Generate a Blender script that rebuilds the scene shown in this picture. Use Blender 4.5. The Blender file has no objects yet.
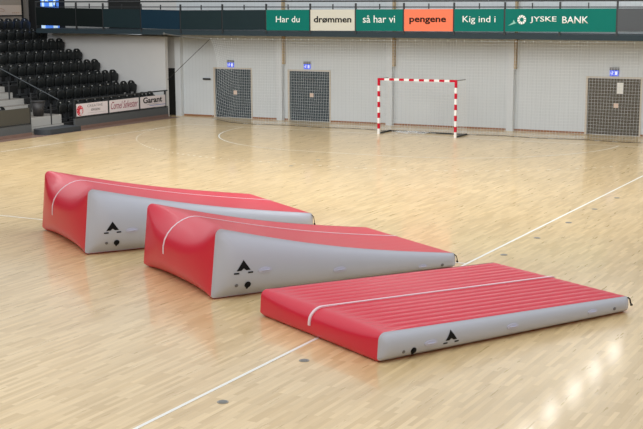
import bpy, bmesh, math, random
from mathutils import Vector, Matrix
random.seed(4)
S = bpy.context.scene
col = S.collection
PI = math.pi

# ------------------------------------------------------------ materials
def srgb(r, g, b):
    f = lambda c: (c/255/12.92) if c/255 <= .04045 else ((c/255+.055)/1.055)**2.4
    return (f(r), f(g), f(b), 1)

def mat(name, c, rough=.6, metal=0., spec=.5, noise=0., nscale=8., coat=0., bump=0., bscale=60., emit=0.):
    m = bpy.data.materials.new(name); m.use_nodes = True
    nt = m.node_tree; b = nt.nodes['Principled BSDF']
    b.inputs['Base Color'].default_value = c
    b.inputs['Roughness'].default_value = rough
    b.inputs['Metallic'].default_value = metal
    b.inputs['Specular IOR Level'].default_value = spec
    b.inputs['Coat Weight'].default_value = coat
    b.inputs['Coat Roughness'].default_value = .15
    tc = nt.nodes.new('ShaderNodeTexCoord')
    if noise:
        n = nt.nodes.new('ShaderNodeTexNoise'); n.inputs['Scale'].default_value = nscale
        n.inputs['Detail'].default_value = 4
        nt.links.new(tc.outputs['Object'], n.inputs['Vector'])
        r = nt.nodes.new('ShaderNodeMapRange')
        r.inputs['To Min'].default_value = 1-noise; r.inputs['To Max'].default_value = 1+noise
        nt.links.new(n.outputs['Fac'], r.inputs['Value'])
        h = nt.nodes.new('ShaderNodeHueSaturation'); h.inputs['Color'].default_value = c
        nt.links.new(r.outputs['Result'], h.inputs['Value'])
        nt.links.new(h.outputs['Color'], b.inputs['Base Color'])
    if bump:
        n2 = nt.nodes.new('ShaderNodeTexNoise'); n2.inputs['Scale'].default_value = bscale
        nt.links.new(tc.outputs['Object'], n2.inputs['Vector'])
        bp = nt.nodes.new('ShaderNodeBump'); bp.inputs['Strength'].default_value = bump
        bp.inputs['Distance'].default_value = .01
        nt.links.new(n2.outputs['Fac'], bp.inputs['Height'])
        nt.links.new(bp.outputs['Normal'], b.inputs['Normal'])
    if emit:
        b.inputs['Emission Color'].default_value = c
        b.inputs['Emission Strength'].default_value = emit
    return m

def wood_floor():
    m = bpy.data.materials.new('maple_boards'); m.use_nodes = True
    nt = m.node_tree; b = nt.nodes['Principled BSDF']; L = nt.links.new
    tc = nt.nodes.new('ShaderNodeTexCoord')
    mp = nt.nodes.new('ShaderNodeMapping'); mp.inputs['Rotation'].default_value = (0, 0, PI/2)
    L(tc.outputs['Object'], mp.inputs['Vector'])
    def brick(c1, c2, w, h, off, mortar):
        k = nt.nodes.new('ShaderNodeTexBrick')
        k.inputs['Color1'].default_value = c1; k.inputs['Color2'].default_value = c2
        k.inputs['Mortar'].default_value = mortar
        k.inputs['Scale'].default_value = 1; k.inputs['Brick Width'].default_value = w
        k.inputs['Row Height'].default_value = h; k.inputs['Mortar Size'].default_value = .0012
        k.inputs['Mortar Smooth'].default_value = .3
        k.offset = off; k.offset_frequency = 3; k.squash = 1
        L(mp.outputs['Vector'], k.inputs['Vector']); return k
    a = brick(FL1, FL2, .52, .065, .37, FLM)
    # streaky grain along the boards and a broad mottle of the planks
    mp2 = nt.nodes.new('ShaderNodeMapping'); mp2.inputs['Scale'].default_value = (9, .9, 1)
    L(tc.outputs['Object'], mp2.inputs['Vector'])
    n = nt.nodes.new('ShaderNodeTexNoise'); n.inputs['Scale'].default_value = 1.3; n.inputs['Detail'].default_value = 5
    L(mp2.outputs['Vector'], n.inputs['Vector'])
    n3 = nt.nodes.new('ShaderNodeTexNoise'); n3.inputs['Scale'].default_value = .35; n3.inputs['Detail'].default_value = 2
    L(tc.outputs['Object'], n3.inputs['Vector'])
    ad = nt.nodes.new('ShaderNodeMath'); ad.operation = 'ADD'
    L(n.outputs['Fac'], ad.inputs[0]); L(n3.outputs['Fac'], ad.inputs[1])
    r = nt.nodes.new('ShaderNodeMapRange'); r.inputs['From Min'].default_value = .6; r.inputs['From Max'].default_value = 1.4
    r.inputs['To Min'].default_value = .88; r.inputs['To Max'].default_value = 1.10
    L(ad.outputs[0], r.inputs['Value'])
    h = nt.nodes.new('ShaderNodeHueSaturation'); L(a.outputs['Color'], h.inputs['Color']); L(r.outputs['Result'], h.inputs['Value'])
    L(h.outputs['Color'], b.inputs['Base Color'])
    rr = nt.nodes.new('ShaderNodeMapRange'); rr.inputs['To Min'].default_value = .24; rr.inputs['To Max'].default_value = .34
    L(n.outputs['Fac'], rr.inputs['Value']); L(rr.outputs['Result'], b.inputs['Roughness'])
    b.inputs['Specular IOR Level'].default_value = .35
    b.inputs['Coat Weight'].default_value = .42; b.inputs['Coat Roughness'].default_value = .095
    return m

def clad_wall(name, c, w=.18, groove=.88):
    """vertical board cladding"""
    m = bpy.data.materials.new(name); m.use_nodes = True
    nt = m.node_tree; b = nt.nodes['Principled BSDF']; L = nt.links.new
    tc = nt.nodes.new('ShaderNodeTexCoord'); sp = nt.nodes.new('ShaderNodeSeparateXYZ'); L(tc.outputs['Object'], sp.inputs[0])
    d = nt.nodes.new('ShaderNodeMath'); d.operation = 'DIVIDE'; d.inputs[1].default_value = w; L(sp.outputs['X'], d.inputs[0])
    fr = nt.nodes.new('ShaderNodeMath'); fr.operation = 'FRACT'; L(d.outputs[0], fr.inputs[0])
    gt = nt.nodes.new('ShaderNodeMapRange'); gt.inputs['From Min'].default_value = 0; gt.inputs['From Max'].default_value = .14
    gt.inputs['To Min'].default_value = groove; gt.inputs['To Max'].default_value = 1; L(fr.outputs[0], gt.inputs['Value'])
    n = nt.nodes.new('ShaderNodeTexNoise'); n.inputs['Scale'].default_value = .8; L(tc.outputs['Object'], n.inputs['Vector'])
    r = nt.nodes.new('ShaderNodeMapRange'); r.inputs['To Min'].default_value = .95; r.inputs['To Max'].default_value = 1.05; L(n.outputs['Fac'], r.inputs['Value'])
    mu = nt.nodes.new('ShaderNodeMath'); mu.operation = 'MULTIPLY'; L(gt.outputs[0], mu.inputs[0]); L(r.outputs[0], mu.inputs[1])
    h = nt.nodes.new('ShaderNodeHueSaturation'); h.inputs['Color'].default_value = c; L(mu.outputs[0], h.inputs['Value'])
    L(h.outputs['Color'], b.inputs['Base Color']); b.inputs['Roughness'].default_value = .7
    return m

FL1 = (.81, .60, .325, 1); FL2 = (.64, .45, .215, 1); FLM = (.62, .44, .22, 1)
M = dict(
    floor=wood_floor(),
    border=mat('floor_border_brown', srgb(124, 98, 86), .45, noise=.12, nscale=3),
    line=mat('court_line_white', srgb(242, 240, 232), .3),
    wall=clad_wall('white_cladding', srgb(205, 210, 212)),
    plaster=mat('white_plaster', srgb(207, 206, 203), .8, noise=.04, nscale=1.2),
    column=mat('column_paint', srgb(206, 210, 212), .7),
    glulam=mat('column_wood', srgb(186, 164, 130), .6, noise=.1, nscale=5),
    base=mat('baseboard_brown', srgb(150, 105, 72), .5, noise=.1),
    dark=mat('dark_wall', srgb(26, 27, 26), .8),
    beige=mat('beige_wall', srgb(150, 138, 124), .8),
    doorA=mat('door_slate', srgb(52, 64, 70), .5, noise=.1),
    doorB=mat('door_brown', srgb(82, 75, 62), .5, noise=.1),
    frame=mat('door_frame_beige', srgb(196, 186, 170), .6),
    brown=mat('brown_board', srgb(160, 108, 78), .6, noise=.12),
    slab=mat('slab_slate', srgb(50, 62, 68), .55, noise=.06, spec=.15),
    rail=mat('rail_metal', srgb(52, 54, 56), .45, metal=.3),
    panelT=mat('dark_teal_panel', srgb(30, 46, 50), .5, noise=.08, nscale=2, spec=.15),
    panelB=mat('dark_blue_panel', srgb(20, 46, 62), .5, noise=.08, nscale=2, spec=.15),
    panelK=mat('black_green_panel', srgb(17, 25, 25), .5, noise=.08, nscale=2, spec=.15),
    panelG=mat('grey_panel', srgb(84, 88, 92), .5, noise=.05, nscale=2, spec=.15),
    green=mat('banner_green', srgb(0, 112, 100), .55, noise=.03, nscale=2, spec=.15),
    cream=mat('banner_cream', srgb(208, 206, 192), .55, spec=.15),
    orange=mat('banner_orange', srgb(246, 128, 94), .55, spec=.15),
    white=mat('white_lettering', srgb(246, 246, 242), .6, spec=.15),
    black=mat('black_lettering', srgb(24, 24, 24), .6, spec=.15),
    paleg=mat('pale_green_mark', srgb(150, 205, 190), .6, spec=.15),
    seat=mat('seat_black_plastic', srgb(24, 27, 27), .5, spec=.35, noise=.1),
    bolt=mat('bolt_steel', srgb(200, 200, 198), .3, metal=.6),
    concrete=mat('concrete_light', srgb(172, 170, 165), .8, noise=.06, nscale=3),
    tread=mat('tread_grey', srgb(120, 114, 106), .8, noise=.08, nscale=3),
    tierd=mat('tier_dark', srgb(34, 34, 34), .8),
    barrier=mat('barrier_grey', srgb(84, 86, 86), .6, noise=.06),
    olive=mat('olive_panel', srgb(68, 66, 58), .6, noise=.06),
    step=mat('step_slate', srgb(54, 58, 62), .6, noise=.06),
    bin=mat('bin_black', srgb(46, 44, 44), .5),
    banner=mat('banner_white', srgb(222, 212, 212), .6, spec=.15),
    bgrey=mat('letter_grey', srgb(150, 146, 146), .6, spec=.15),
    bred=mat('letter_wine', srgb(150, 62, 84), .6, spec=.15),
    red2=mat('emblem_red', srgb(206, 50, 66), .6),
    blue=mat('thin_blue', srgb(110, 130, 185), .6),
    post_w=mat('goal_white', srgb(240, 238, 234), .4),
    post_r=mat('goal_red', srgb(196, 20, 48), .4, spec=.15),
    net=mat('net_white', srgb(208, 212, 212), .8),
    netgoal=mat('goal_net', srgb(214, 214, 210), .8),
    rope=mat('black_rope', srgb(58, 54, 52), .8),
    tred=mat('pvc_red', (.68, .007, .036, 1), .40, noise=.03, nscale=2, coat=.22),
    tgrey=mat('pvc_grey', srgb(188, 190, 200), .42, noise=.02, nscale=2, coat=.1),
    twhite=mat('pvc_white_stripe', srgb(238, 214, 220), .45),
    tblack=mat('valve_black', srgb(22, 22, 24), .4, spec=.15),
    tplug=mat('plug_grey', srgb(110, 108, 112), .4),
    thand=mat('handle_pale', srgb(192, 192, 212), .45),
    cap=mat('floor_cap', srgb(150, 144, 136), .5),
    sign=mat('exit_blue', srgb(60, 90, 235), .5, emit=.5),
    signw=mat('exit_white', srgb(225, 230, 255), .5, emit=.5),
    signtop=mat('sign_housing', srgb(120, 120, 116), .5),
    paper=mat('paper', srgb(232, 230, 224), .8),
    pull=mat('door_plate', srgb(214, 188, 168), .5),
    glow=mat('window_daylight', (.10, .30, 1, 1), .4, emit=.4),
    glow2=mat('window_daylight_pale', (.65, .85, 1, 1), .4, emit=.5),
    signb=mat('sign_board_beige', srgb(196, 178, 160), .6, noise=.05),
    lamp=mat('lamp_tube', (1, .98, .94, 1), .5, emit=16.),
    lampb=mat('lamp_body', srgb(225, 225, 222), .5),
)

# ------------------------------------------------------------ helpers
def link(name, me, parent=None, loc=None, rz=0):
    o = bpy.data.objects.new(name, me); col.objects.link(o)
    if parent: o.parent = parent
    if loc is not None: o.location = loc
    if rz: o.rotation_euler.z = rz
    return o

def make(name, bm, m, parent=None, smooth=False, loc=None):
    me = bpy.data.meshes.new(name)
    bmesh.ops.recalc_face_normals(bm, faces=bm.faces[:])
    bm.to_mesh(me); bm.free()
    for mm in (m if isinstance(m, (list, tuple)) else [m]): me.materials.append(mm)
    if smooth:
        for p in me.polygons: p.use_smooth = True
    return link(name, me, parent, loc)

def tag(o, label=None, cat=None, group=None, kind=None):
    if label: o['label'] = label
    if cat: o['category'] = cat
    if group: o['group'] = group
    if kind: o['kind'] = kind
    return o

def empty(name, loc=(0, 0, 0), rz=0, **k):
    o = bpy.data.objects.new(name, None); o.empty_display_size = .1
    col.objects.link(o); o.location = loc; o.rotation_euler.z = rz
    return tag(o, **k)

def box(bm, x0, x1, y0, y1, z0, z1, bev=0, mi=0):
    r = bmesh.ops.create_cube(bm, size=1, matrix=Matrix.Translation(((x0+x1)/2, (y0+y1)/2, (z0+z1)/2)) @ Matrix.Diagonal((abs(x1-x0), abs(y1-y0), abs(z1-z0), 1)))
    fs = set(f for v in r['verts'] for f in v.link_faces)
    for f in fs: f.material_index = mi
    if bev:
        es = list(set(e for v in r['verts'] for e in v.link_edges))
        bmesh.ops.bevel(bm, geom=es, offset=bev, segments=2, affect='EDGES', clamp_overlap=True)
    return bm

def B(*a, **k):
    return box(bmesh.new(), *a, **k)

def bar(bm, p, q, r, seg=6, r2=None):
    p = Vector(p); q = Vector(q); d = q-p
    if d.length < 1e-6: return bm
    mt = Matrix.Translation((p+q)/2) @ d.to_track_quat('Z', 'Y').to_matrix().to_4x4()
    bmesh.ops.create_cone(bm, cap_ends=True, segments=seg, radius1=r, radius2=r if r2 is None else r2, depth=d.length, matrix=mt)
    return bm

def disc(bm, c, r, t, axis, seg=16):
    a = Vector(axis).normalized(); return bar(bm, Vector(c)-a*t/2, Vector(c)+a*t/2, r, seg)

def struct(name, bm, m, parent=None):
    o = make(name, bm, m, parent)
    if parent is None: o['kind'] = 'structure'
    return o

def poly_prism(bm, pts, y0, y1):
    """pts in x,z extruded along y"""
    a = [bm.verts.new((x, y0, z)) for x, z in pts]; b = [bm.verts.new((x, y1, z)) for x, z in pts]
    n = len(pts)
    bm.faces.new(a); bm.faces.new(b[::-1])
    for i in range(n): bm.faces.new((a[i], b[i], b[(i+1) % n], a[(i+1) % n]))
    return bm

def text(s, parent, m, x0, x1, z0, z1, y, name='lettering', along='x', bold=0, shear=0, sx=None, label=None):
    """letters fitted into a box of the wall plane (x0..x1, z0..z1) at depth y, facing -y (along x) or +x (along y)"""
    cu = bpy.data.curves.new('t', 'FONT'); cu.body = s; cu.size = 1; cu.extrude = 0; cu.offset = bold; cu.shear = shear
    cu.resolution_u = 3
    ob = bpy.data.objects.new('t', cu); col.objects.link(ob)
    bpy.context.view_layer.update()
    me = bpy.data.meshes.new_from_object(ob.evaluated_get(bpy.context.evaluated_depsgraph_get()))
    bpy.data.objects.remove(ob)
    xs = [v.co.x for v in me.vertices]; ys = [v.co.y for v in me.vertices]
    ax, bx_, ay, by = min(xs), max(xs), min(ys), max(ys)
    bm = bmesh.new(); bm.from_mesh(me)
    for v in bm.verts:
        u = (v.co.x-ax)/(bx_-ax)*(x1-x0)+x0; w = (v.co.y-ay)/(by-ay)*(z1-z0)+z0
        v.co = Vector((u, y, w)) if along == 'x' else Vector((y, u, w))
    r = bmesh.ops.extrude_face_region(bm, geom=bm.faces[:])
    dv = Vector((0, -.006, 0)) if along == 'x' else Vector((.006, 0, 0))
    for v in [g for g in r['geom'] if isinstance(g, bmesh.types.BMVert)]: v.co += dv
    me2 = bpy.data.meshes.new(name); bm.to_mesh(me2); bm.free(); me2.materials.append(m)
    o = link(name, me2, parent)
    if label: o['label'] = label
    return o

def copy_tree(o, parent=None):
    c = o.copy(); col.objects.link(c); c.parent = parent
    for ch in [k for k in o.children]: copy_tree(ch, c)
    return c

# ------------------------------------------------------------ camera (solved from the goal and the court lines)
cam = bpy.data.cameras.new('camera'); co = bpy.data.objects.new('camera', cam); col.objects.link(co)
F = Vector((-0.47405588, 0.86389732, -0.17015419)); R = Vector((0.87709523, 0.48028919, -0.00512245)); U = R.cross(F)
co.matrix_world = Matrix(((R.x, U.x, -F.x, 18.0736), (R.y, U.y, -F.y, -40.2303), (R.z, U.z, -F.z, 4.6673), (0, 0, 0, 1)))
cam.sensor_fit = 'HORIZONTAL'; cam.sensor_width = 36; cam.lens = 1197.95/643*36
cam.clip_end = 300; cam.clip_start = .1
S.camera = co

# ------------------------------------------------------------ the hall
YB = 3.33          # rear wall plane
floor = struct('floor', B(-26, 30, -60, YB+1.3, -.12, 0), M['floor'])
struct('trim_1', B(-13.25, -12.35, -60, 2.5, 0, .004), M['border'])     # brown margin in front of the stand
# rear wall with three door openings
doors = [(-11.05, -9.22, 2.09, 'doorA'), (-7.32, -5.42, 2.07, 'doorA'), (5.4, 7.33, 2.07, 'doorB')]
bm = bmesh.new()
edges = [-13.0]+[v for d in doors for v in d[:2]]+[22]
for i in range(0, len(edges), 2): box(bm, edges[i], edges[i+1], YB, YB+.3, 0, 8)
for d in doors: box(bm, d[0], d[1], YB, YB+.3, d[2], 8)
struct('wall_back', bm, M['wall'])
bm = bmesh.new()
for i in range(0, len(edges), 2): box(bm, edges[i], edges[i+1], YB-.02, YB-.001, .001, .07)
struct('baseboard_back', bm, M['base'])
# recess corner behind the white gable wall, with a dark opening
bm = B(-13.02, -12.72, YB-.22, YB-.001, 0, 3.44); struct('trim_2', bm, M['column'])
struct('wall_recess', B(-22.3, -13.0, YB, YB+.3, 2.07, 3.44), M['plaster'])
struct('door_4', B(-14.3, -13.06, YB+.02, YB+.08, 0, 2.07), M['dark'])
struct('wall_gable', B(-22.5, -13.08, 2.5, 2.7, 0, 3.44), M['plaster'])
# rear wall of the gallery, above the slab
bm = bmesh.new(); box(bm, -19.3, -16.8, YB, YB+.3, 3.62, 8); box(bm, -14.95, -13.0, YB, YB+.3, 3.45, 8); box(bm, -16.8, -14.95, YB, YB+.3, 5.6, 8)
struct('wall_gallery', bm, M['plaster'])
struct('door_5', B(-16.8, -14.95, YB+.05, YB+.12, 3.65, 5.6), M['dark'])
struct('wall_gallery_dark', B(-26, -19.3, YB+1.0, YB+1.2, 3.44, 8), M['dark'])  # shade of the unlit gallery interior put into the wall's dark colour
struct('wall_left', B(-26.3, -26, -60, YB+1.3, 0, 8), M['dark'])
struct('wall_right', B(30, 30.3, -60, YB+.3, 0, 8), M['plaster'])
struct('wall_front', B(-26.3, 30.3, -60.3, -60, 0, 8), M['beige'])
w = struct('window_1', B(-20.75, -19.7, YB-.01, YB+.05, 3.66, 5.6), M['glow'])
bm = bmesh.new()
for x, z, a, b_ in [(-20.65, 4.78, .12, .5), (-20.45, 5.0, .16, .4), (-20.2, 4.75, .18, .25), (-19.95, 4.85, .12, .5), (-20.72, 3.67, .22, .3), (-20.0, 3.67, .25, .3)]:
    box(bm, x, x+a, YB-.03, YB-.011, z, z+b_)
make('pane', bm, M['glow2'], w)

# columns on the rear wall
for n, x in enumerate([-7.84, -2.75, 2.32]):
    c = struct('trim_%d' % (n+3), B(x, x+.27, YB-.22, YB-.001, 0, 8), M['column'])
    make('timber_edge', B(x+.271, x+.33, YB-.2, YB-.001, 2.35, 8), M['glulam'], c)
# doors in the rear wall
signlab = ['blue emergency exit sign over the netted door nearest the stand', 'blue emergency exit sign over the middle slate door', 'blue emergency exit sign over the brown door at the right']
for n, (x0, x1, h, mk) in enumerate(doors):
    d = struct('door_%d' % (n+1), bmesh.new(), M[mk])
    bm = bmesh.new(); mid = (x0+x1)/2
    box(bm, x0+.005, mid-.004, YB+.04, YB+.1, .01, h-.01); box(bm, mid+.004, x1-.005, YB+.04, YB+.1, .01, h-.01)
    bm.to_mesh(d.data); bm.free()
    bm = bmesh.new()
    box(bm, x0-.08, x0-.001, YB-.03, YB-.001, .001, h+.06); box(bm, x1+.001, x1+.06, YB-.03, YB-.001, .001, h+.06); box(bm, x0-.001, x1+.001, YB-.03, YB-.001, h+.001, h+.06)
    make('door_frame', bm, M['frame'], d)
    bm = bmesh.new(); box(bm, mid, mid+.17, YB+.02, YB+.04, 1.0, 1.17)
    make('door_plate', bm, M['pull'], d)
    if n == 1: make('door_closer', B(mid-.25, mid+.2, YB-.02, YB+.04, 1.72, 1.77), M['rail'], d)
    if n == 2:
        o = make('notice', B(6.47, 6.7, YB+.015, YB+.03, 1.52, 1.92), M['paper']); tag(o, 'white paper notice taped on the brown door at the right', 'notice')
    sx = [-10.22, -6.45, 6.36][n]
    e = empty('exit_sign', (sx, YB-.06, 2.17), label=signlab[n], cat='sign', group='blue exit signs above the doors')
    make('sign_face', B(-.15, .15, 0, .055, .0, .2), M['sign'], e)
    make('housing', B(-.16, .16, -.02, .055, .2, .3), M['signtop'], e)
    bm = bmesh.new()   # running figure, arrow and door of the pictogram
    box(bm, .04, .12, -.006, -.001, .03, .16); disc(bm, (-.05, -.004, .155), .016, .006, (0, 1, 0), 8)
    bar(bm, (-.05, -.004, .135), (-.065, -.004, .085), .013, 4); bar(bm, (-.065, -.004, .085), (-.04, -.004, .05), .01, 4); bar(bm, (-.065, -.004, .085), (-.1, -.004, .05), .01, 4)
    bar(bm, (-.05, -.004, .13), (-.015, -.004, .115), .008, 4)
    bar(bm, (-.14, -.004, .1), (-.1, -.004, .1), .01, 4)
    make('pictogram', bm, M['signw'], e)
e = empty('wall_handle', (-11.46, YB-.06, 1.6), label='small dark horizontal bar on the rear wall left of the netted door', cat='handle')
bm = bmesh.new(); box(bm, -.2, .2, -.02, .02, .0, .07, bev=.01); make('bar', bm, M['rail'], e)
for q in (-.16, .12): make('bracket', B(q, q+.04, .02, .06, .015, .05), M['rail'], e)

# ------------------------------------------------------------ court markings
def strip(name, pts, w=.05, z=.003):
    bm = bmesh.new(); prev = None
    for i, p in enumerate(pts):
        a = Vector(pts[max(i-1, 0)]); b = Vector(pts[min(i+1, len(pts)-1)]); d = (b-a).normalized(); n = Vector((-d.y, d.x))*w/2
        v = [bm.verts.new((p[0]+n.x, p[1]+n.y, z)), bm.verts.new((p[0]-n.x, p[1]-n.y, z))]
        if prev: bm.faces.new((prev[0], prev[1], v[1], v[0]))
        prev = v
    return bm
def line(name, bms):
    out = bmesh.new()
    for b in bms:
        me = bpy.data.meshes.new('x'); b.to_mesh(me); b.free(); out.from_mesh(me); bpy.data.meshes.remove(me)
    return make(name, out, M['line'], floor)
line('sideline', [strip('', [(10.02, -40), (10.02, 0)], .055)])
line('sideline', [strip('', [(-10.3, -40), (-10.3, 0)], .05)])
line('goal_line', [strip('', [(-10.3, 0), (10.02, 0)], .05, .004)])
line('halfway_line', [strip('', [(-10.3, -20), (10.02, -20)], .05, .004)])
def arcpts(r, n=24):
    p = [(-1.5+r*math.cos(a), r*math.sin(a)) for a in [PI+PI/2*i/n for i in range(n+1)]]
    return p+[(1.5+r*math.cos(a), r*math.sin(a)) for a in [1.5*PI+PI/2*i/n for i in range(n+1)]]
line('goal_area_line', [strip('', arcpts(6), .05, .005)])
P9 = arcpts(9, 60); segs = []; acc = 0; cur = []; full = []
for a, b in zip(P9, P9[1:]):
    n = max(1, int(math.dist(a, b)/.05))
    full += [(a[0]+(b[0]-a[0])*i/n, a[1]+(b[1]-a[1])*i/n) for i in range(n)]
dist = 0
for a, b in zip(full, full[1:]):
    dist += math.dist(a, b)
    if dist % .3 < .16 and a[0] > -10.3 and a[0] < 10.0: cur.append(a)
    else:
        if len(cur) > 1: segs.append(strip('', cur, .05, .005))
        cur = []
line('free_throw_line', segs)

capl = [((10.38, -28.7), 'round metal floor socket beside the near sideline, nearest the camera'), ((10.4, -26.75), 'round metal floor socket in front of the low flat ramp'),
        ((10.35, -18.93), 'round metal floor socket just behind the low flat ramp by the sideline'), ((10.36, -17.01), 'round metal floor socket, second behind the low ramp by the sideline'),
        ((10.42, -11.12), 'round metal floor socket far along the right sideline'), ((10.4, -15.0), 'round metal floor socket, third behind the low ramp by the sideline'), ((10.4, -13.0), 'round metal floor socket, fourth behind the low ramp by the sideline'),
        ((.16, -9.46), 'round metal floor socket mid court, nearer of the two before the goal'),
        ((.19, -7.85), 'round metal floor socket mid court, farther of the two before the goal')]
for (x, y), lb in capl:
    e = empty('floor_socket', (x, y, 0), label=lb, cat='floor socket', group='metal sockets let into the court')
    make('rim', disc(bmesh.new(), (0, 0, .003), .07, .006, (0, 0, 1), 20), M['cap'], e)
    make('lid', disc(bmesh.new(), (0, 0, .0075), .05, .003, (0, 0, 1), 16), M['signtop'], e)

# ------------------------------------------------------------ inflatable wedges
def fillet(pts, rad, n):
    """rounded polygon in (v,z); returns list of points, corner after corner"""
    out = []
    N = len(pts)
    for i in range(N):
        p = Vector(pts[i]); a = (Vector(pts[i-1])-p).normalized(); b = (Vector(pts[(i+1) % N])-p).normalized()
        ang = a.angle(b); r = rad[i]; t = r/math.tan(ang/2)
        c = p+(a+b).normalized()*(r/math.sin(ang/2))
        s = p+a*t-c; e = p+b*t-c
        a0 = math.atan2(s.y, s.x); a1 = math.atan2(e.y, e.x); da = (a1-a0+PI) % (2*PI)-PI
        for k in range(n+1):
            q = a0+da*k/n; out.append((c.x+r*math.cos(q), c.y+r*math.sin(q)))
    return out

def wedge(name, loc, rz, W, L, h0, h1, sag, rtop, rbot, ribs, amp, feats, label, group, minr, lean, coff=0., hook=1.):
    root = empty(name, (loc[0], loc[1], 0), rz, label=label, cat='inflatable ramp', group=group)
    NC = 8; NT = 36; NB = 10; NE = 6
    H = lambda v: h0+(h1-h0)*v/L-sag*math.sin(PI*min(1, max(0, v/L)))
    def profile(u):          # u in -1..1
        k = 1-abs(u)**2.8
        rT = minr+(rtop-minr)*k; rB = minr*.8+(rbot-minr*.8)*k
        cor = [(0, 0), (0, h0), (L, h1), (L, 0)]
        f = fillet(cor, [rB, rT, min(.085, h1*.32), .06], NC)
        bow = .085*k*h0
        seg = []
        groups = [f[i*(NC+1):(i+1)*(NC+1)] for i in range(4)]
        cnt = [NE, NT, NE, NB]
        for i in range(4):
            seg += groups[i]
            p = groups[i][-1]; q = groups[(i+1) % 4][0]
            for j in range(1, cnt[i]): seg.append((p[0]+(q[0]-p[0])*j/cnt[i], p[1]+(q[1]-p[1])*j/cnt[i]))
        out = []
        for v, z in seg:
            lin = h0+(h1-h0)*v/L
            z2 = z*(H(v)/lin)
            fz = max(0, min(1, z/h0))
            v -= bow*math.sin(PI*fz)*max(0, 1-v/(L*.35))**1.5
            v += (lean*fz-.035)*max(0, 1-v/(L*.5))
            zo = .028*max(0, (abs(u)-.93)/.07)**2*max(0, 1-z/(.3*h1))*min(1, h1/.3)
            out.append((v, z2+zo))
        return out, groups
    nu = ribs*8
    us = [-1+2*i/nu for i in range(nu+1)]
    bm = bmesh.new(); rows = []
    hw = W/2
    for u in us:
        pr, _ = profile(u); row = []
        for idx, (v, z) in enumerate(pr):
            d = 0
            if z > H(v)*.9 and v > .1:
                fade = min(1, max(0, (v-rtop*.9)/.3))*min(1, max(0, (L-.05-v)/.15))
                d = amp*fade*(abs(math.sin((u+1)/2*PI*ribs))**.8-.6)
            row.append(bm.verts.new((hw+u*hw, v, z+d)))
        rows.append(row)
    n = len(rows[0])
    for i in range(nu):
        for j in range(n):
            bm.faces.new((rows[i][j], rows[i][(j+1) % n], rows[i+1][(j+1) % n], rows[i+1][j]))
    for f in bm.faces: f.smooth = True
    body = make('cover', bm, M['tred'], root, smooth=True)
    # side walls, bulging outwards
    pr, _ = profile(1)
    c0, c1 = (h0*.5, h0*.5), (L-h1*.5, h1*.5)
    bul = .20
    def med(v, z):
        t = min(1, max(0, (v-c0[0])/(c1[0]-c0[0]))); vv = c0[0]+t*(c1[0]-c0[0]); return vv, H(vv)*.5
    def soff(v, z):
        h = H(min(L, max(0, v))); b = min(1, max(0, z/h)); v0 = lean*b-.035
        e0 = min(1, max(0, (v-v0)/(h0*.42))); e1 = min(1, max(0, (L-v)/(h1*.9)))
        return bul*h**.7*(1-abs(2*b-1)**2.2)**.8*(1-(1-e0)**3)*(1-(1-e1)**3)
    for sd in (1, -1):
        bm = bmesh.new(); rings = []
        for k in range(0, 21):
            t = 1-k/20
            ring = []
            for v, z in pr:
                mv, mz = med(v, z); pv = mv+(v-mv)*t; pz = mz+(z-mz)*t
                ring.append(bm.verts.new((hw+sd*(hw+soff(pv, pz)*(1-t**10)), pv, pz)))
            rings.append(ring)
        for a, b in zip(rings, rings[1:]):
            for j in range(n): bm.faces.new((a[j], a[(j+1) % n], b[(j+1) % n], b[j]))
        bmesh.ops.remove_doubles(bm, verts=bm.verts[:], dist=.0004)
        make('side_panel', bm, M['tgrey'], root, smooth=True)
    # seam piping where the cover meets the side panels
    # centre stripe
    bm = bmesh.new(); pr0, gr = profile(0)
    i0 = 1*(NC+1)+NE-1          # first point of top-tall corner
    path = [q for q in pr0[i0-(NE-1)//2-1:i0+NC+1+NT+3]]
    zs = path[0][1]
    prev = None
    for i, (v, z) in enumerate(path):
        a = Vector(path[max(0, i-1)]); b = Vector(path[min(len(path)-1, i+1)]); d = (b-a).normalized(); nn = Vector((-d.y, d.x))
        if nn.x*(-1)+nn.y < 0: nn = -nn
        vv = [bm.verts.new((hw+coff+s*.022, v+nn.x*o_, z+nn.y*o_)) for s, o_ in ((-1, .001), (-1, .006+amp*.45), (1, .006+amp*.45), (1, .001))]
        if prev:
            for k in range(3): bm.faces.new((prev[k], prev[k+1], vv[k+1], vv[k]))
        else: bm.faces.new(vv)
        prev = vv
    bm.faces.new(prev[::-1])
    make('centre_stripe', bm, M['twhite'], root, smooth=False)
    # fittings on the right-hand side panel
    def surf(v, z):
        return W+soff(v, z)
    def patch(name, shape, m, v, z, thick=.004, label=None):
        """shape: closed outline in (dv,dz) laid onto the bulging side"""
        bm = bmesh.new(); vs = [bm.verts.new((surf(v+a, z+b)+thick, v+a, z+b)) for a, b in shape]
        vb = [bm.verts.new((surf(v+a, z+b)-.01, v+a, z+b)) for a, b in shape]
        c = bm.verts.new((surf(v, z)+thick*1.4, v+sum(a for a, b in shape)/len(shape), z+sum(b for a, b in shape)/len(shape)))
        for i in range(len(vs)):
            j = (i+1) % len(vs); bm.faces.new((vs[i], vs[j], c)); bm.faces.new((vs[i], vb[i], vb[j], vs[j]))
        o = make(name, bm, m, root)
        if label: o['label'] = label
        return o
    circ = lambda rx, rz_, n=16: [(rx*math.cos(2*PI*i/n), rz_*math.sin(2*PI*i/n)) for i in range(n)]
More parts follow.
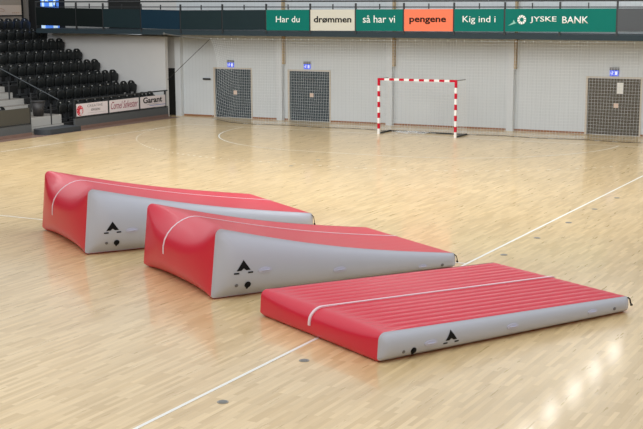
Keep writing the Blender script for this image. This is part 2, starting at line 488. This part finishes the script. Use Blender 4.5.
    for kind, v, z, s in feats:
        if kind == 'logo':
            k = s
            bm = bmesh.new()
            def tri(pts): bm.faces.new([bm.verts.new((0, v+a*k, z+b*k)) for a, b in pts])
            tri([(0, .14), (.0, .0), (-.045, -.035), (-.125, -.035)]); tri([(0, .14), (.125, -.035), (.045, -.035), (0, .0)])
            tri([(-.17, -.09), (-.17, -.065), (-.08, -.065), (-.08, -.09)]); tri([(.08, -.09), (.08, -.065), (.17, -.065), (.17, -.09)])
            bmesh.ops.triangulate(bm, faces=bm.faces[:])
            bmesh.ops.subdivide_edges(bm, edges=bm.edges[:], cuts=4, use_grid_fill=True)
            for q in bm.verts: q.co.x = surf(q.co.y, q.co.z)+.003
            ex = bmesh.ops.extrude_face_region(bm, geom=bm.faces[:])
            for q in [e for e in ex['geom'] if isinstance(e, bmesh.types.BMVert)]: q.co.x += .003
            make('logo', bm, M['tblack'], root)
        elif kind == 'valve':
            o = patch('valve', circ(.055*s, .055*s), M['tblack'], v, z, .012)
            x = surf(v, z)+.02
            bm = disc(bmesh.new(), (x, v, z), .03*s, .02, (1, 0, 0), 14); c_ = make('valve_cap', bm, M['tblack'], o)
            patch('valve_tab', [(-.02, -.02), (.02, -.02), (.012, -.075*s), (-.012, -.075*s)], M['tblack'], v, z, .008)
        elif kind == 'plug':
            patch('pressure_plug', circ(.028*s, .028*s, 12), M['tplug'], v, z, .008)
        elif kind == 'handle':
            o = patch('handle', circ(.13*s, .05*s, 20), M['thand'], v, z, .012)
            x = surf(v, z)+.006
            bm = bmesh.new(); pts = [Vector((x+.022*math.sin(PI*i/6), v-.09*s+.18*s*i/6, z)) for i in range(7)]
            for a, b in zip(pts, pts[1:]): bar(bm, a, b, .009, 6)
            make('grip', bm, M['thand'], o)
    # black webbing loop at the low corner
    bm = bmesh.new()
    pts = [Vector((W+.01, L-.03, h1*.92)), Vector((W+.02, L+.01, h1*.8)), Vector((W+.02, L+.03, h1*.55)), Vector((W+.02, L+.03+.02*hook, h1*.42))]
    for a, b in zip(pts, pts[1:]): bar(bm, a, b, .008+.004*hook, 5)
    disc(bm, pts[3], .02, .02, (1, 0, 0), 8)
    make('strap', bm, M['tblack'], root)
    return root

R_ = math.radians
std = lambda: [('logo', .47, .51, 1), ('valve', .56, .22, 1.0), ('plug', .36, .225, 1.0), ('handle', .86, .44, .95), ('handle', 2.31, .27, 1), ('handle', 4.05, .12, .75), ('plug', 4.48, .10, 1)]
wedge('inflatable_wedge', (.70, -20.95), R_(-33.2), 3.04, 4.92, 1.29, .40, .07, .50, .30, 16, .005, std(), 'rearmost red and grey inflatable wedge ramp, at the left of the three', 'inflatable gym ramps', .10, .12, -.44, 0)
wedge('inflatable_wedge', (4.86, -22.90), R_(-31.9), 3.0, 4.82, 1.18, .27, .09, .50, .30, 16, .005, std(), 'middle red and grey inflatable wedge ramp, standing between the other two', 'inflatable gym ramps', .10, .12, -.38, 0)
wedge('inflatable_mat', (8.65, -24.98), R_(-27.6), 3.03, 4.79, .415, .255, .0, .16, .10, 16, .036,
      [('logo', 1.16, .185, .8), ('valve', .51, .11, .8), ('plug', .34, .12, .85), ('handle', .80, .17, .85), ('handle', 2.30, .17, .85), ('handle', 3.92, .145, .75), ('plug', 4.40, .12, .9)],
      'low red inflatable mat with ribbed top lying over the white sideline, nearest', 'inflatable gym ramps', .10, .03, -.08, 1)

# ------------------------------------------------------------ handball goal
g = empty('handball_goal', (0, 0, 0), label='red and white banded handball goal before the rear wall', cat='goal')
def banded(name, L, vert, x, corner=.28, bands=None):
    wb = bmesh.new()
    cuts = []; p = 0; red = not vert
    if vert:   # bottom up: white, red, ... ends red corner at top
        tot = 2.08; cuts = [0]; z = .2
        cuts = [0, .2, .4, .6, .8, 1.0, 1.2, 1.4, 1.6, 1.8, 2.08]; cols = [0, 1, 0, 1, 0, 1, 0, 1, 0, 1]
        for a, b, c in zip(cuts, cuts[1:], cols): box(wb, x-.04, x+.04, -.04, .04, a, b, mi=c)
    else:
        n = 15; l0 = -1.5+.0; xs = [-1.5, -1.3]+[-1.3+(2.6)*i/13 for i in range(1, 13)]+[1.3, 1.5]
        c = 1
        for a, b in zip(xs, xs[1:]): box(wb, a, b, -.04, .04, 2.0, 2.08, mi=c); c = 1-c
    return make(name, wb, [M['post_w'], M['post_r']], g)
banded('goal_post', 2.08, True, -1.54); banded('goal_post', 2.08, True, 1.54); banded('crossbar', 3, False, 0)
for s in (-1, 1):
    bm = bmesh.new(); bar(bm, (s*1.54, .04, 2.05), (s*1.56, .85, 2.05), .015)
    make('net_arm', bm, M['signtop'], g)
    make('net_cord', bar(bmesh.new(), (s*1.56, .85, 2.05), (s*1.57, 1.0, .06), .004), M['netgoal'], g)
    bm = B(s*1.56-.03, s*1.56+.03, .04, 1.02, 0, .06); make('ground_bar', bm, M['rail'], g)
make('rear_ground_bar', B(-1.59, 1.59, .98, 1.03, 0, .05), M['rail'], g)
bm = bmesh.new(); T = .0022
def gpt(a, z):  # back net surface: a 0..1 across, z 0..1 down from crossbar
    x = -1.54+3.08*a
    if z < .3: return Vector((x, .04+(.82)*z/.3, 2.03-.10*math.sin(PI*z/.3)*math.sin(PI*a)))
    t = (z-.3)/.7
    return Vector((x, .86+.12*t+.1*math.sin(PI*t)*math.sin(PI*a), 2.03*(1-t)+.02))
for i in range(0, 31):
    for k in range(28): bar(bm, gpt(i/30, k/28), gpt(i/30, (k+1)/28), T, 3)
for k in range(1, 28):
    for i in range(0, 30, 2): bar(bm, gpt(i/30, k/28), gpt((i+2)/30, k/28), T, 3)
for s in (-1, 1):
    for i in range(1, 10): bar(bm, (s*1.54, i/10*.88, 2.02), (s*1.54, i/10*.98, .05), T, 3)
    for k in range(1, 20): bar(bm, (s*1.54, .04, 2.02-k*.1), (s*1.54, .86+.12*k/20, 2.02-k*.1), T, 3)
for i in range(16):
    a0 = random.uniform(.12, .4); p = Vector((-1.54+3.08*a0, .5, .05)); 
    for k in range(6):
        q = p+Vector((random.uniform(-.05, .22), random.uniform(-.12, .12), 0)); q.z = random.uniform(.01, .1); bar(bm, p, q, .006, 3); p = q
make('net', bm, M['netgoal'], g)

# ------------------------------------------------------------ ball-stop net hanging from the gallery
YN = 1.42
bn = empty('safety_net', (0, YN, 0), label='large white ball-stop net hanging from the gallery across the rear wall', cat='net')
X0n, X1n = -9.95, 13.0; cell = .11
nx = int((X1n-X0n)/cell); nz = 31; HZ = 3.42
def npt(i, k):
    x = X0n+i*cell; t = k/nz; z = HZ*(1-t)
    s = max(0, 1-(i/13.0))      # slack edge at the left: strands are drawn up and inwards
    z += .30*s*s*math.sin(PI*min(1, t*1.05))*(1 if t < 1 else 1)+.18*s*s*t
    x += .34*math.sin(PI*t*.9)*s
    y = .10*math.sin(i*.23)*t-.22*t*t+.02*math.sin(i*.9+k*.3)
    return Vector((x, y, max(.012, z)))
def netmesh(strands, r):
    bm = bmesh.new()
    for pts in strands:
        prev = None
        for i, p in enumerate(pts):
            d = (pts[min(i+1, len(pts)-1)]-pts[max(0, i-1)]).normalized(); a = d.cross(Vector((0, 1, 0))).normalized()*r; b = Vector((0, 1, 0))*r
            ring = [bm.verts.new(p+a), bm.verts.new(p-a*.5+b*.87), bm.verts.new(p-a*.5-b*.87)]
            if prev:
                for k in range(3): bm.faces.new((prev[k], prev[(k+1) % 3], ring[(k+1) % 3], ring[k]))
            prev = ring
    return bm
NR = .0032
make('mesh', netmesh([[npt(i, k) for k in range(nz+1)] for i in range(nx+1)]+[[npt(i, k) for i in range(nx+1)] for k in range(nz+1)], NR), M['net'], bn)
bm = bmesh.new()
for i in range(0, nx, 3): bar(bm, npt(i, nz), npt(min(nx, i+3), nz), .009, 5)
make('weighted_hem', bm, M['rope'], bn)
for i in range(0, nx+1, 3):
    p = npt(i, 0); bm = bmesh.new(); bar(bm, p+Vector((0, 0, -.01)), p+Vector((0, 0, .035)), .014, 5); make('hook', bm, M['net'], bn)
bm = bmesh.new()
bar(bm, (-10.0, YN-.02, 3.4), (-12.95, 2.47, 1.62), .013, 6)
tag(make('guy_rope', bm, M['rope']), 'thin dark rope running down from net corner to the gable wall', 'rope')
bm = bmesh.new()
pts = [Vector((-12.36+(2.4)*i/8, 1.466, 3.62-.2*(i/8)-.03*math.sin(PI*i/8))) for i in range(9)]
for a, b in zip(pts, pts[1:]): bar(bm, a, b, .014, 5)
disc(bm, pts[0]+Vector((0, .005, 0)), .05, .02, (0, 1, 0), 10)
tag(make('pull_cord', bm, M['signtop']), 'pale cord stretched along the gallery edge to the net corner', 'cord')

# ------------------------------------------------------------ gallery (slab, posts, rail) and its panels
gal = empty('trim_gallery', (0, 1.5, 0)); gal['kind'] = 'structure'
sl = make('gallery_slab', B(-19.45, 13, 0, 1.82, 3.45, 3.65), M['slab'], gal)
seams = [-19.4, -17.1, -15.6, -13.55, -11.50, -9.41, -7.31, -5.28, -3.27, -1.23, .81, 2.79, 4.84, 6.88, 8.9, 10.9, 12.9]
for i, x in enumerate(seams):
    make('rail_post', B(x-.03, x+.03, -.03, .03, 3.65, 4.83), M['rail'], gal)
    if i < len(seams)-1:
        xm = (x+seams[i+1])/2; make('stub_post', B(xm-.018, xm+.018, -.015, .025, 4.6, 4.8), M['rail'], gal)
bm = bmesh.new(); bar(bm, (-19.43, 0, 4.83), (13, 0, 4.83), .03, 8); make('top_rail', bm, M['rail'], gal)
bm = bmesh.new(); box(bm, -19.43, 13, -.02, .02, 4.585, 4.625); make('mid_rail', bm, M['rail'], gal)
def panel(name, x0, x1, mk, label, cat, group, zb=3.80):
    o = make(name, B(x0+.03, x1-.03, 1.455, 1.475, zb, 4.59), M[mk]); return tag(o, label, cat, group)
for (a, b, mk, lb) in [
                       (-19.4, -17.1, 'panelK', 'near-black railing panel of the gallery below the blue window'),
                       (-17.1, -15.6, 'panelK', 'narrow near-black gallery railing panel left of the dark gallery door'),
                       (-15.6, -13.55, 'panelT', 'dark slate gallery railing panel in front of the dark gallery door'),
                       (-13.55, -11.5, 'panelB', 'dark blue gallery railing panel above the end of the white gable wall'),
                       (-11.5, -9.41, 'panelT', 'dark teal gallery railing panel above the net corner'),
                       (-9.41, -7.31, 'panelT', 'dark teal gallery railing panel just left of the Har du banner'),
                       (6.88, 8.9, 'panelG', 'grey gallery railing panel right of the JYSKE BANK banner'),
                       ]:
    if a > 8: continue
    panel('railing_panel', a, b, mk, lb, 'railing panel', 'dark gallery railing panels')
bp = [(-7.31, -5.28, 'green', 'green banner reading Har du on the gallery railing', 'Har du', 'white', -6.83, -5.74, 4.10, 4.34, .0),
      (-5.28, -3.27, 'cream', 'cream banner reading drømmen on the gallery railing', 'drømmen', 'black', -5.10, -3.44, 4.08, 4.34, .022),
      (-3.27, -1.23, 'green', 'green banner reading så har vi on the gallery railing', 'så har vi', 'white', -2.94, -1.58, 4.09, 4.37, .0),
      (-1.23, .81, 'orange', 'orange banner reading pengene on the gallery railing', 'pengene', 'black', -.98, .51, 4.04, 4.28, .022),
      (.81, 2.79, 'green', 'green banner reading Kig ind i on the gallery railing', 'Kig ind i', 'white', 1.17, 2.45, 4.04, 4.34, .0)]
for a, b, mk, lb, s, tc, x0, x1, z0, z1, bo in bp:
    o = panel('gallery_banner', a, b, mk, lb, 'banner', 'slogan banners on the gallery railing', 3.78)
    text(s, o, M[tc], x0, x1, z0, z1, 1.4545, bold=bo)
o = make('gallery_banner', B(2.82, 6.85, 1.455, 1.475, 3.78, 4.59), M['green']); tag(o, 'wide green JYSKE BANK banner spanning two bays of the railing', 'banner', 'slogan banners on the gallery railing')
text('JYSKE', o, M['white'], 3.76, 4.73, 4.08, 4.32, 1.4545, bold=.008); text('BANK', o, M['white'], 4.94, 5.88, 4.08, 4.32, 1.4545, bold=.008)
bm = bmesh.new(); cx, cz = 3.445, 4.205
for i in range(10):
    a0 = 2*PI*i/10; a1 = a0+2*PI/10*.82
    q = [(cx+r*math.cos(a), cz+r*math.sin(a)) for r, a in ((.075, a0+.25), (.16, a0), (.165, (a0+a1)/2), (.16, a1), (.075, a1+.1))]
    poly_prism(bm, q, 1.447, 1.4545)
make('emblem', bm, M['white'], o)
bm = bmesh.new(); poly_prism(bm, [(2.94, 3.99), (3.12, 4.11), (3.14, 4.20), (3.2, 4.10), (3.26, 4.09), (3.17, 4.06)], 1.447, 1.4545)
make('emblem_tail', bm, M['paleg'], o)
# brown board lying on the gallery behind the teal panel
tag(make('brown_board', B(-12.45, -10.75, 3.1, 3.25, 3.65, 3.98), M['brown']), 'brown board standing on the gallery floor behind the dark teal panel', 'board')

# ------------------------------------------------------------ grandstand
YA0, YA1 = -5.95, -3.95      # aisle
st = empty('grandstand', (-13.35, 0, 0), label='stepped grandstand with light concrete aisle steps at the left', cat='grandstand')
bmA = bmesh.new(); bmD = bmesh.new(); bmT = bmesh.new()
X00 = -13.35
Zk = lambda k: .26+.45*k
for k in range(8):
    xa = -1.0*k; xb = -8.7
    box(bmD, xb, xa, YA1, 2.45, 0 if k == 0 else Zk(k-1), Zk(k)); box(bmD, xb, xa, -14, YA0, 0 if k == 0 else Zk(k-1), Zk(k))
    box(bmA, xb, xa, YA0+.001, YA1-.001, 0 if k == 0 else Zk(k-1), Zk(k)-.01)
    box(bmT, xb, xa-.02, YA0+.002, YA1-.002, Zk(k)-.0095, Zk(k))
make('seating_tier', bmD, M['tierd'], st); make('aisle_riser', bmA, M['concrete'], st); make('aisle_tread', bmT, M['tread'], st)
for k in range(0, 7):
    xa = -.55-1.0*k; x1 = -.05 if k == 0 else xa+.02; top = .34 if k == 0 else .22
    bm = B(xa-.44, x1, YA0+.06, YA1-.06, Zk(k)+.001, Zk(k)+top); s_ = make('aisle_step', bm, M['concrete'], st)
    make('step_tread', B(xa-.44, x1-.02, YA0+.062, YA1-.062, Zk(k)+top+.0005, Zk(k)+top+.006), M['tread'], s_)

# seats
def make_seat():
    r = empty('stand_seat')
    # backrest shell: grid, rounded top, gently curved, with thickness
    def shell(w, h, z0, fx, top=.5, th=.025, n=10, mth=10):
        bm = bmesh.new(); F_ = []; Bk = []
        for j in range(mth+1):
            t = j/mth; ww = w/2*(1 if t < top else math.sqrt(max(.04, 1-((t-top)/(1-top)*.95)**3)))
            rf = []; rb = []
            for i in range(n+1):
                a = -1+2*i/n; x, zz = fx(a, t)
                rf.append(bm.verts.new((x+th, a*ww, z0+zz*h))); rb.append(bm.verts.new((x, a*ww, z0+zz*h)))
            F_.append(rf); Bk.append(rb)
        for j in range(mth):
            for i in range(n):
                bm.faces.new((F_[j][i], F_[j][i+1], F_[j+1][i+1], F_[j+1][i])); bm.faces.new((Bk[j][i], Bk[j+1][i], Bk[j+1][i+1], Bk[j][i+1]))
            bm.faces.new((F_[j][0], F_[j+1][0], Bk[j+1][0], Bk[j][0])); bm.faces.new((F_[j][n], Bk[j][n], Bk[j+1][n], F_[j+1][n]))
        for i in range(n):
            bm.faces.new((F_[0][i], Bk[0][i], Bk[0][i+1], F_[0][i+1])); bm.faces.new((F_[mth][i], F_[mth][i+1], Bk[mth][i+1], Bk[mth][i]))
        return bm
    make('backrest', shell(.50, .47, .38, lambda a, t: (-.30-.07*t+.05*a*a, t)), M['seat'], r, True)
    make('seat', shell(.46, .36, .36, lambda a, t: (-.20+.02*math.sin(t*PI)-.03*a*a+.035*t, t), top=.6, th=.035), M['seat'], r, True)
    bm = bmesh.new(); box(bm, -.30, -.18, -.2, -.16, .1, .44); box(bm, -.30, -.18, .16, .2, .1, .44); box(bm, -.42, -.16, -.22, .22, .10, .14)
    box(bm, -.42, -.36, -.03, .03, 0, .12)
    make('bracket', bm, M['rail'], r)
    bm = disc(bmesh.new(), (-.30, 0, .765), .028, .03, (1, 0, .1), 8); make('bolt', bm, M['bolt'], r)
    return r
proto = make_seat(); used = False
rows = ['front row', 'second row', 'third row', 'fourth row', 'fifth row', 'sixth row', 'seventh row', 'top row']
ords = ['end', 'second', 'third', 'fourth', 'fifth', 'sixth', 'seventh', 'eighth', 'ninth', 'tenth', 'eleventh', 'twelfth']
maxn = {0: 12, 1: 12, 2: 12, 3: 12, 4: 10, 5: 8, 6: 6, 7: 4}
for k in range(8):
    for i in range(maxn[k]):
        y = 2.16-.53*i
        o = proto if not used else copy_tree(proto); used = True
        o.location = (-13.42-1.0*k, y, Zk(k)+.002)
        wh = 'seat nearest the white gable wall' if i == 0 else ords[i]+' seat from the white gable wall'
        tag(o, 'black folding stand seat, %s, %s of the grandstand' % (wh, rows[k]), 'seat', 'black folding seats of the grandstand')
o = copy_tree(proto); o.location = (-13.42, -7.0, Zk(0)+.002); tag(o, 'black folding seat behind the olive barrier panel, left of the aisle', 'seat', 'black folding seats of the grandstand')
# handrail in the aisle
h = empty('handrail', (-13.4, -4.6, .26), label='dark sloping metal handrail climbing the aisle beside the seats', cat='handrail')
bm = bmesh.new(); bar(bm, (.42, 0, .96), (-4.6, 0, 2.92), .017, 8); make('rail', bm, M['panelG'], h)
for x, zb in [(0, 0), (-1.0, .45), (-2.1, .9), (-3.1, 1.35)]:
    make('post', bar(bmesh.new(), (x, 0, zb), (x, 0, .796-.3905*x), .03, 8), M['rail'], h)
# litter bin
b_ = empty('litter_bin', (-13.98, -4.62+.0, .485), label='black tapered litter bin standing on the aisle step', cat='bin')
bm = bmesh.new(); bar(bm, (0, 0, 0), (0, 0, .54), .19, 20, .26); make('body', bm, M['bin'], b_, True)
bm = bmesh.new(); bar(bm, (0, 0, .54), (0, 0, .58), .275, 20); make('rim', bm, M['bin'], b_)
b_.location = (-13.68, -5.0, .608)
# low step block on the court floor
bm = bmesh.new()
pts = [(-12.45-.0, -4.0), (-12.45, -6.3)]+[(-12.85+.4*math.cos(a), -6.3+.3*math.sin(a)*1.0) for a in [-PI/12*i for i in range(1, 12)]]+[(-13.25, -6.3), (-13.25, -4.0)]
pts = [(x, max(y, -99)+(.62 if y < -5 else 0)) for x, y in pts]
lo = [bm.verts.new((x, y, 0)) for x, y in pts]; hi = [bm.verts.new((x, y, .2)) for x, y in pts]
bm.faces.new(lo[::-1]); bm.faces.new(hi)
for i in range(len(pts)): bm.faces.new((lo[i], lo[(i+1) % len(pts)], hi[(i+1) % len(pts)], hi[i]))
tag(make('step_block', bm, M['step']), 'low slate-grey step block at the foot of the grandstand aisle', 'step')

# barriers
def barrier(y0, y1, label, posts, midmk, olive=False):
    e = empty('barrier', (-13.0, y0, 0), label=label, cat='barrier')
    L = y1-y0
    make('kick_board', B(-.04, .04, 0, L, .12, .42), M['barrier'], e); make('plinth', B(-.05, .05, 0, L, .004, .12), M['border'], e)
    make('lower_rail', B(-.03, .03, 0, L, .43, .47), M['rail'], e)
    if not olive:
        bm = bmesh.new(); bar(bm, (0, 0, 1.15), (0, L, 1.15), .03, 8); make('top_rail', bm, M['rail'], e)
    for y in posts: make('post', B(-.035, .035, y-y0-.03, y-y0+.03, .42, 1.15), M['rail'], e)
    return e
barrier(-3.72, 2.46, 'dark metal barrier carrying three white advertising boards in front of the seats', [-3.69, -1.64, .42, 2.3], None)
e = barrier(-9.5, -6.2, 'barrier with olive panel at the left edge, beyond the aisle', [-6.23, -8.5], None, True)
make('panel', B(-.02, .045, 0, 3.22, .48, 1.05), M['olive'], e)

def board(y0, y1, label):
    o = make('advertising_board', B(-12.9645, -12.945, y0, y1, .50, .985), M['banner']); return tag(o, label, 'advertising board', 'white advertising boards on the barrier')
XB = -12.944
o = board(-3.62, -1.70, 'white advertising board with round red emblem and grey lettering, nearest the aisle')
bm = bmesh.new(); disc(bm, (XB, -3.43, .72), .2, .004, (1, 0, 0), 24); make('emblem', bm, M['red2'], o)
bm = bmesh.new(); disc(bm, (XB+.004, -3.36, .69), .085, .004, (1, 0, 0), 14); box(bm, XB+.003, XB+.006, -3.43, -3.3, .55, .62)
for i in range(9):
    a = 2*PI*i/9+.3; disc(bm, (XB+.004, -3.43+.15*math.cos(a), .72+.15*math.sin(a)), .018, .004, (1, 0, 0), 8)
make('emblem_detail', bm, M['banner'], o)
text('CREATIVE', o, M['bgrey'], -2.98, -2.02, .82, .92, XB, along='y', bold=-.005); text('ØRSEN', o, M['bgrey'], -2.76, -2.2, .66, .76, XB, along='y', bold=.02)
make('base_line', B(XB, XB+.003, -2.98, -1.8, .585, .592), M['bgrey'], o)
o = board(-1.58, .36, 'white advertising board with wine-red handwritten lettering, middle one on the barrier')
text('Cornel Selvester', o, M['bred'], -1.5, .28, .62, .92, XB, along='y', shear=.45, bold=-.008)
o = board(.48, 2.24, 'white advertising board reading Garant in bold black, last before the gable wall')
text('Garant', o, M['black'], .66, 2.0, .70, .95, XB, along='y', bold=.02)
make('underline', B(XB, XB+.003, .95, 1.8, .635, .65), M['bgrey'], o)
make('blue_line', B(XB, XB+.003, 1.1, 2.22, .575, .6), M['blue'], o)

# wall, sign and post behind the top row
struct('wall_stand_rear', B(-22.4, -22.2, -6, 3.6, 3.4, 5.6), M['beige'])
sg = empty('sponsor_sign', (-22.15, .75, 4.38), label='beige framed sign with faint brown lettering behind the top row of seats', cat='sign')
make('board', B(-.02, .02, 0, 2.78, .02, .48), M['signb'], sg)
make('frame', B(-.03, .03, -.05, 2.83, -.03, .02), M['dark'], sg)
bm = bmesh.new()     # worn, unreadable arched mark and two short rows beside it
for i in range(9):
    a = PI*i/8; bar(bm, (.022, 1.35+.32*math.cos(a), .2+.12*math.sin(a)), (.022, 1.35+.32*math.cos(a+.3), .2+.12*math.sin(a+.3)), .012, 4)
for i in range(5): bar(bm, (.022, 1.15+.1*i, .2), (.022, 1.2+.1*i, .2), .012, 4)
for i in range(4): bar(bm, (.022, 2.15+.13*i, .12), (.022, 2.23+.13*i, .12), .015, 4)
make('faded_print', bm, M['brown'], sg)
tag(make('gallery_post', B(-22.2, -22.0, 3.74, 3.88, 0, 5.6), M['tread']), 'pale vertical post right of the beige sign at top left', 'post')

# ------------------------------------------------------------ lamps (seen mirrored in the floor)
lr = struct('trim_lamp_track', B(7.28, 7.42, -16, 3.2, 7.62, 7.72), M['lampb'])
for i, y in enumerate([-13.5, -11.1, -8.7, -6.28, -3.86, -1.46, .97]):
    e = empty('ceiling_lamp', (7.35, y, 7.5), label='white strip lamp, %s along the lamp track counted from the rear wall' % (['seventh', 'sixth', 'fifth', 'fourth', 'third', 'second', 'first'][i]), cat='lamp', group='strip lamps on the track')
    make('housing', B(-.22, .22, -.7, .7, .03, .12), M['lampb'], e)
    make('tube', B(-.17, .17, -.62, .62, 0, .029), M['lamp'], e)

def area(name, loc, sx, sy, power, rot=(0, 0, 0), c=(1, 1, 1)):
    l = bpy.data.lights.new(name, 'AREA'); l.shape = 'RECTANGLE'; l.size = sx; l.size_y = sy; l.energy = power; l.color = c
    o = bpy.data.objects.new(name, l); col.objects.link(o); o.location = loc; o.rotation_euler = rot; return o
area('fill_light', (8, -30, 9), 16, 12, 380)  # added soft fill from overhead, not a fixture of the hall
area('fill_light', (-2, -15, 8.5), 26, 8, 2100, (R_(38), 0, 0))  # added fill, tilted to brighten the rear wall; no lamp hangs here

wd = bpy.data.worlds.new('hall_daylight'); S.world = wd; wd.use_nodes = True
nt = wd.node_tree; bg = nt.nodes['Background']; bg.inputs['Color'].default_value = (.93, .965, 1, 1); bg.inputs['Strength'].default_value = .85

# the gallery climbs very slightly toward the stand
for o in list(bpy.data.objects):
    if o.type == 'MESH' and (o.parent is gal or o.name.startswith(('railing_panel', 'wall_gable', 'wall_recess'))):
        off = Vector((0, 0, 0)) if o.parent is None else gal.location
        for v in o.data.vertices:
            xw = v.co.x+off.x
            if xw < -11.5 and v.co.z > 3: v.co.z += .02*(-11.5-xw)

S.view_settings.view_transform = 'Standard'; S.view_settings.look = 'None'; S.view_settings.gamma = 1
S.view_settings.use_curve_mapping = False; S.view_settings.exposure = 0
